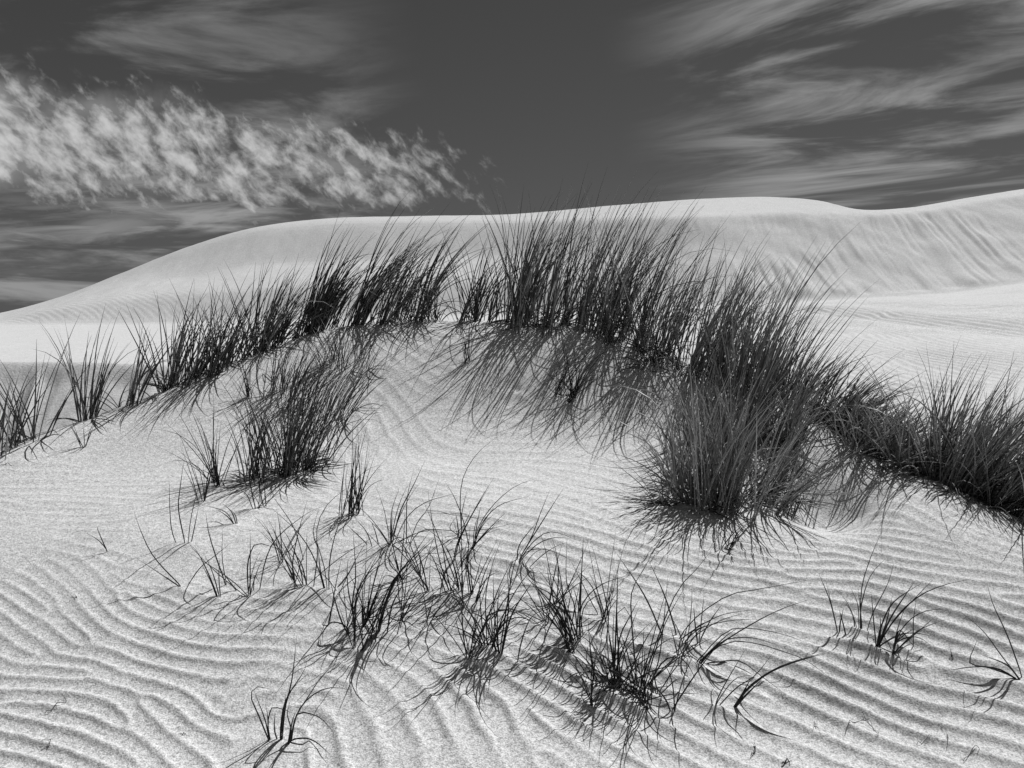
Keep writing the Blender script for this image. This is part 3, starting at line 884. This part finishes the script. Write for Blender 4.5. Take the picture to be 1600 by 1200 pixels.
sparse(460, 924, 'fan shaped tuft with two looping blades left of the central tufts', [
    ((464, 925), (454, 872), (438, 837), (439, 809)), ((475, 876), (459, 825), (433, 785), (415, 762)), ((388, 925), (387, 883), (394, 858), (405, 849), (445, 861)),
    ((405, 922), (417, 869), (436, 837), (480, 802), (506, 790)), ((461, 925), (457, 883), (464, 841), (480, 781)), ((489, 922), (496, 860), (489, 832), (499, 790)),
    ((396, 922), (398, 900), (402, 905), (408, 915)), ((470, 925), (450, 895), (425, 870)), ((480, 920), (470, 880), (448, 850))], n=14, L=.34, spread=.07, fan=.28, bend=.4, lean=.0, group=FG)
sparse(513, 927, 'few long blades arching right, beside the fan shaped tuft', [((512, 927), (506, 883), (494, 837), (510, 790), (559, 750)), ((514, 927), (515, 879), (527, 825), (550, 776)), ((509, 926), (500, 890), (497, 850)), ((508, 926), (494, 880), (468, 835), (420, 790))], n=4, L=.3, group=FG)
sparse(618, 854, 'curved tuft below the faint ripples in the middle of the slope', [((610, 852), (612, 800), (624, 762)), ((612, 852), (625, 800), (645, 760), (664, 720)), ((635, 852), (636, 780), (646, 736)), ((615, 852), (635, 810), (665, 785), (715, 770)),
    ((639, 852), (652, 817), (670, 792), (687, 745)), ((582, 855), (572, 830), (553, 808)), ((592, 853), (586, 830), (579, 812)), ((637, 855), (657, 830), (690, 828), (735, 835), (762, 852)), ((611, 852), (612, 820), (613, 802)), ((576, 852), (555, 832), (538, 816))], n=7, L=.30, spread=.05, group=FG)
sparse(722, 838, 'sprig with one long blade curving up to the right over bare sand', [((721, 837), (719, 780), (725, 742), (747, 707), (780, 680)), ((721, 837), (722, 800), (731, 762)), ((717, 837), (714, 812), (712, 803)), ((715, 836), (703, 825), (712, 808))], n=3, L=.24, group=FG)
sparse(740, 857, 'tuft with two blades arching wide to the right on the middle slope', [((740, 857), (747, 825), (770, 790), (805, 760), (846, 745)), ((741, 857), (752, 820), (780, 790), (827, 775)), ((740, 857), (745, 820), (752, 787)), ((710, 877), (720, 840), (747, 787), (772, 746)), ((708, 877), (716, 845), (740, 800), (764, 762))], n=6, L=.30, spread=.03, group=FG)
sparse(809, 878, 'tuft leaning hard right on the edge of the rippled sand', [((809, 877), (830, 840), (845, 800), (859, 766)), ((809, 877), (835, 835), (857, 800), (881, 762)), ((810, 877), (835, 845), (862, 831), (905, 845)), ((811, 877), (840, 850), (867, 840), (895, 842)), ((809, 878), (827, 860), (860, 860), (902, 880)), ((808, 877), (812, 850), (842, 812))], n=3, L=.24, lean=.5, group=FG)
sparse(703, 932, 'upright crowded tuft left of the central tufts, on a small sand ledge', [((704, 930), (685, 867), (672, 792), (669, 766)), ((705, 930), (690, 897), (670, 882)), ((706, 930), (695, 880), (690, 830)), ((698, 932), (680, 880), (662, 850)), ((702, 932), (722, 880), (760, 842))], n=22, L=.34, spread=.04, lean=-.05, fan=.26, bend=.5, group=FG)
sparse(737, 936, 'narrow upright sprig beside the crowded tuft on the sand ledge', [((736, 936), (732, 892), (727, 855)), ((737, 936), (731, 880), (735, 820)), ((740, 936), (735, 890), (738, 850)), ((734, 936), (728, 890), (722, 862))], n=4, L=.26, fan=.12, group=FG)
sparse(572, 992, 'large tuft with a sheaf of blades bowed to the right', [
    ((588, 992), (600, 948), (620, 900), (650, 866), (678, 838)), ((586, 992), (596, 948), (616, 904), (640, 880), (678, 842)), ((590, 992), (604, 940), (630, 888), (660, 858), (679, 845)),
    ((556, 985), (555, 940), (572, 900), (596, 882), (624, 874)), ((546, 996), (530, 960), (514, 900)), ((556, 994), (552, 960), (544, 920), (543, 880), (551, 866)), ((554, 992), (551, 940), (556, 900), (551, 822)),
    ((548, 997), (540, 978), (520, 972), (506, 984), (503, 1010)), ((604, 992), (612, 948), (626, 920), (640, 894)), ((620, 992), (634, 944), (656, 910), (680, 896)), ((588, 992), (572, 960), (556, 932)), ((592, 990), (606, 936), (622, 900), (655, 852))],
    n=34, L=.30, spread=.055, lean=.18, fan=.26, bend=.6, w=.0052, group=FG)
sparse(770, 1020, 'central tuft with crossing arches above a spray of shadows', [
    ((781, 1027), (772, 952), (771, 892)), ((779, 1024), (777, 964), (781, 919), (795, 905)), ((759, 1015), (752, 966), (747, 880)), ((761, 1015), (759, 930), (770, 880), (784, 840)), ((759, 1015), (734, 977), (705, 930)),
    ((780, 1027), (793, 941), (806, 874), (829, 840)), ((777, 1024), (768, 966), (786, 952), (817, 959), (880, 1004)), ((778, 1024), (759, 970), (777, 955), (804, 956), (847, 984)), ((781, 1027), (772, 975), (795, 930), (840, 921)),
    ((759, 1015), (734, 995), (716, 991), (698, 995)), ((808, 1036), (815, 1002), (829, 966), (851, 950)), ((782, 1027), (795, 948), (791, 874)), ((783, 1027), (800, 960), (838, 900))], n=24, L=.34, spread=.045, lean=.05, fan=.28, bend=.7, w=.0052, group=FG)
sparse(902, 1012, 'wide tuft of straight left leaning blades between the two biggest central tufts', [
    ((903, 1011), (885, 952), (870, 896)), ((902, 1011), (876, 961), (844, 923), (808, 890)), ((900, 1009), (867, 957), (840, 919)), ((903, 1011), (898, 948), (885, 907), (886, 840)), ((904, 1011), (907, 941), (911, 840)),
    ((847, 1006), (869, 957), (898, 896), (919, 847)), ((885, 1011), (880, 975), (851, 925)), ((905, 1008), (908, 950), (930, 920), (960, 905), (989, 898)), ((946, 1009), (950, 960), (934, 886), (926, 855)), ((906, 1010), (912, 950), (940, 928), (985, 918)), ((900, 1010), (862, 950), (830, 905))], n=22, L=.34, spread=.04, lean=-.1, fan=.28, bend=.7, w=.0052, group=FG)
sparse(985, 1085, 'biggest tangled tuft in the foreground, low looping blades round its base', [
    ((959, 1062), (962, 987), (966, 875)), ((997, 1086), (1014, 1020), (1030, 960), (1047, 902)), ((1000, 1086), (1025, 1004), (1058, 924), (1094, 883), (1118, 850)), ((1003, 1086), (1036, 982), (1074, 910)),
    ((1038, 1000), (1008, 932), (964, 865)), ((995, 1070), (986, 960), (989, 919), (1014, 876)), ((1058, 993), (1039, 932), (1015, 878)), ((1008, 1086), (1030, 1026), (1044, 897)), ((970, 1075), (964, 960), (973, 948), (984, 960), (997, 1004)),
    ((989, 1086), (970, 1004), (945, 968)), ((978, 1075), (951, 1031), (929, 1020), (904, 1015)), ((1014, 1070), (1036, 1034), (1058, 1026), (1077, 1042), (1090, 1072)), ((962, 1064), (958, 1000), (960, 945)), ((965, 1066), (968, 1000), (985, 962), (998, 937))],
    n=66, L=.28, spread=.075, lean=.05, fan=.42, bend=.9, w=.0054, group=FG, bent=.3)
sparse(1056, 1005, 'tuft throwing three very long arcs to the right behind the tangled tuft', [((1055, 1005), (1085, 967), (1137, 931), (1190, 920), (1277, 904)), ((1056, 1004), (1090, 980), (1130, 960), (1182, 952)), ((1055, 1005), (1090, 983), (1140, 970), (1195, 967)), ((1092, 1003), (1096, 970), (1100, 930)), ((1090, 1004), (1086, 975), (1084, 946)), ((1093, 1002), (1110, 970), (1130, 942))], n=5, L=.26, group=FG)
sparse(1087, 1043, 'tuft of long blades arching right over the ripples, right of the tangled tuft', [
    ((1086, 1042), (1105, 1015), (1135, 987), (1165, 981), (1220, 990), (1267, 1007)), ((1087, 1042), (1115, 1015), (1147, 1002), (1180, 1005), (1215, 1015), (1260, 1032), (1308, 1068)), ((1088, 1041), (1125, 1005), (1147, 997), (1180, 997), (1223, 1011)),
    ((1090, 1040), (1127, 1005), (1180, 972), (1220, 952), (1266, 936)), ((1087, 1040), (1115, 1012), (1137, 992), (1160, 977)), ((1094, 1037), (1125, 1034), (1157, 1033), (1190, 1057), (1228, 1085)), ((1086, 1042), (1092, 1030), (1104, 1018))], n=5, L=.2, lean=.5, group=FG)
sparse(1115, 1111, 'thin sprig with a hooked blade just left of the lone arching tuft', [((1115, 1111), (1127, 1080), (1165, 1014)), ((1115, 1111), (1125, 1090), (1150, 1060), (1182, 1054)), ((1115, 1110), (1111, 1087), (1115, 1074)), ((1116, 1111), (1150, 1075), (1180, 1055), (1212, 1015))], w=.0036, group=FG)
sparse(1146, 1109, 'lone tuft of two thick blades arching right, lowest on the rippled sand', [((1145, 1109), (1165, 1080), (1195, 1055), (1230, 1037), (1287, 1020)), ((1146, 1109), (1167, 1077), (1202, 1051), (1240, 1035), (1290, 1021)), ((1144, 1109), (1157, 1090), (1175, 1057)), ((1146, 1109), (1160, 1092), (1190, 1062))], w=.0062, group=FG)
sparse(1338, 990, 'upright tuft with one tall curved blade on the right rippled sand', [
    ((1309, 990), (1297, 940), (1279, 895)), ((1310, 991), (1302, 955), (1290, 906)), ((1337, 987), (1332, 960), (1320, 940)), ((1342, 987), (1340, 945), (1327, 914)), ((1345, 987), (1346, 922), (1360, 872), (1382, 821)),
    ((1344, 987), (1346, 945), (1360, 900), (1385, 871)), ((1347, 989), (1345, 960), (1341, 920)), ((1354, 987), (1365, 955), (1387, 912), (1397, 879)), ((1322, 995), (1316, 970), (1311, 952)), ((1311, 990), (1313, 972), (1318, 950))], n=2, L=.2, w=.0044, group=FG)
sparse(1370, 1012, 'star shaped tuft with long blades to the right on the right rippled sand', [
    ((1369, 1012), (1365, 972), (1361, 924)), ((1370, 1012), (1375, 985), (1395, 942), (1440, 911)), ((1371, 1010), (1400, 965), (1435, 932), (1475, 914), (1520, 904)), ((1372, 1010), (1392, 965), (1420, 922), (1430, 907)),
    ((1371, 1011), (1395, 972), (1432, 932), (1461, 902)), ((1370, 1012), (1405, 992), (1430, 989), (1455, 994)), ((1372, 1010), (1376, 985), (1375, 960)), ((1372, 1010), (1385, 972), (1394, 932)), ((1370, 1012), (1380, 990), (1384, 1008))], n=2, L=.2, w=.0056, group=FG)
sparse(1395, 1021, 'small tuft with kinked blades just right of the star shaped tuft', [((1394, 1021), (1410, 982), (1440, 957), (1485, 950)), ((1395, 1020), (1425, 995), (1465, 960)), ((1396, 1020), (1435, 985), (1482, 966)), ((1395, 1020), (1402, 985), (1415, 945)), ((1427, 1008), (1427, 970), (1432, 935)), ((1396, 1020), (1405, 985), (1420, 1000), (1432, 1016))], n=3, L=.18, w=.0044, group=FG)
sparse(1598, 1067, 'tuft at the right picture edge with blades raking left', [((1597, 1067), (1565, 1025), (1535, 985), (1496, 952)), ((1599, 1062), (1575, 995), (1552, 945), (1542, 910)), ((1597, 1067), (1575, 1040), (1537, 1024)), ((1597, 1067), (1560, 1045), (1522, 1042), (1474, 1049)),
    ((1597, 1065), (1572, 1052), (1542, 1042), (1515, 1035), (1527, 1000)), ((1602, 1067), (1625, 1000), (1650, 950)), ((1602, 1067), (1640, 1030), (1690, 1010)), ((1597, 1067), (1570, 1030), (1500, 1030), (1572, 945))[:2]], w=.0056, group=FG)
sparse(438, 1166, 'lone tuft at the bottom edge with curled and looping blades', [
    ((424, 1167), (404, 1118), (392, 1088), (402, 1073), (429, 1079)), ((422, 1165), (414, 1125), (397, 1080)), ((424, 1165), (419, 1132), (423, 1110), (431, 1105), (463, 1116)), ((421, 1165), (418, 1118), (415, 1100)), ((436, 1164), (429, 1140), (430, 1111)),
    ((438, 1165), (440, 1127), (448, 1091), (473, 1052), (480, 1033)), ((439, 1165), (441, 1118), (455, 1067), (464, 992)), ((440, 1165), (446, 1105), (457, 1076), (484, 1050)), ((448, 1168), (455, 1140), (449, 1116), (454, 1094)),
    ((450, 1168), (462, 1121), (482, 1088), (507, 1052), (541, 1025)), ((452, 1166), (463, 1118), (482, 1091), (512, 1075), (548, 1077)), ((454, 1162), (463, 1117), (482, 1115), (502, 1123), (522, 1145)), ((452, 1166), (456, 1156), (477, 1153), (495, 1160), (517, 1180)), ((449, 1168), (456, 1130), (462, 1112)), ((437, 1165), (442, 1130), (447, 1080))], w=.0046, group=FG)
sparse(428, 876, 'small open sprig between the fan shaped tuft and the left slope tufts', n=9, L=.26, spread=.04, lean=.05, fan=.25, bend=.5, group=FG)
sparse(655, 905, 'thin sprawling sprig between the curved tuft and the crowded ledge tuft', n=12, L=.28, spread=.05, lean=.15, fan=.3, bend=.6, group=FG)
sparse(640, 968, 'loose right leaning sprig just right of the large bowed tuft', n=12, L=.28, spread=.04, lean=.3, fan=.25, bend=.6, group=FG)
sparse(842, 962, 'thin sprig on the ripples between the central tufts and the hard leaning tuft', n=12, L=.30, spread=.04, lean=.1, fan=.3, bend=.6, group=FG)
sparse(935, 975, 'thin upright sprig behind the biggest tangled tuft', n=10, L=.30, spread=.035, lean=.0, fan=.22, bend=.5, group=FG)
# --- stray stalks on the sand
twig('angled dry stalk on the left foreground ripples', ((70, 1117), (85, 1107), (103, 1098), (98, 1088), (88, 1086)), .0035, .03)
twig('curled scrap of root near the bottom left corner', ((62, 1176), (75, 1170), (80, 1160), (72, 1158), (66, 1166), (74, 1168)), .0025, .05)
twig('tiny bent straw on the smooth left sand', ((111, 937), (120, 936), (114, 931)), .003, .04)
twig('tiny curl of root left of the bottom tuft', ((282, 1152), (288, 1147), (292, 1152)), .0025, .05)
twig('thin looped root on the lower right ripples', ((1320, 1147), (1330, 1130), (1345, 1125), (1368, 1140), (1372, 1155), (1355, 1163)), .0025, .05)
twig('thin stalk curving down the lower right ripples', ((1345, 1115), (1360, 1128), (1370, 1148)), .0025, .05)
twig('short twig standing in the lower right corner ripples', ((1480, 1147), (1481, 1160), (1478, 1175)), .003, .04)
twig('forked scrap of root in the lower right corner', ((1505, 1190), (1515, 1178), (1530, 1172), (1527, 1180), (1516, 1186)), .003, .05)
twig('thin straw lying across ripples near the lower right corner', ((1432, 1163), (1450, 1156), (1468, 1158)), .0025, .06)
twig('short stick between the right tufts and the edge tuft', ((1485, 1023), (1488, 1028), (1491, 1031)), .003, .04)
twig('bent scrap of twig below the lone arching tuft', ((1173, 1182), (1180, 1176), (1178, 1168), (1182, 1172)), .004, .04)
twig('wispy root crossing ripples below the long arcs', ((1270, 1145), (1275, 1135), (1272, 1128), (1284, 1140), (1290, 1142)), .0022, .07)
twig('fallen blade on the smooth sand above the left slope tufts', ((0, 730), (12, 726), (25, 733)), .004, .04)
twig('long fallen blade lying across the middle of the mound face', ((668, 800), (700, 803), (735, 808), (780, 818)), .003, .06)
twig('black scrap at the bottom edge on the right', ((1222, 1196), (1230, 1194), (1238, 1197)), .006, .03)
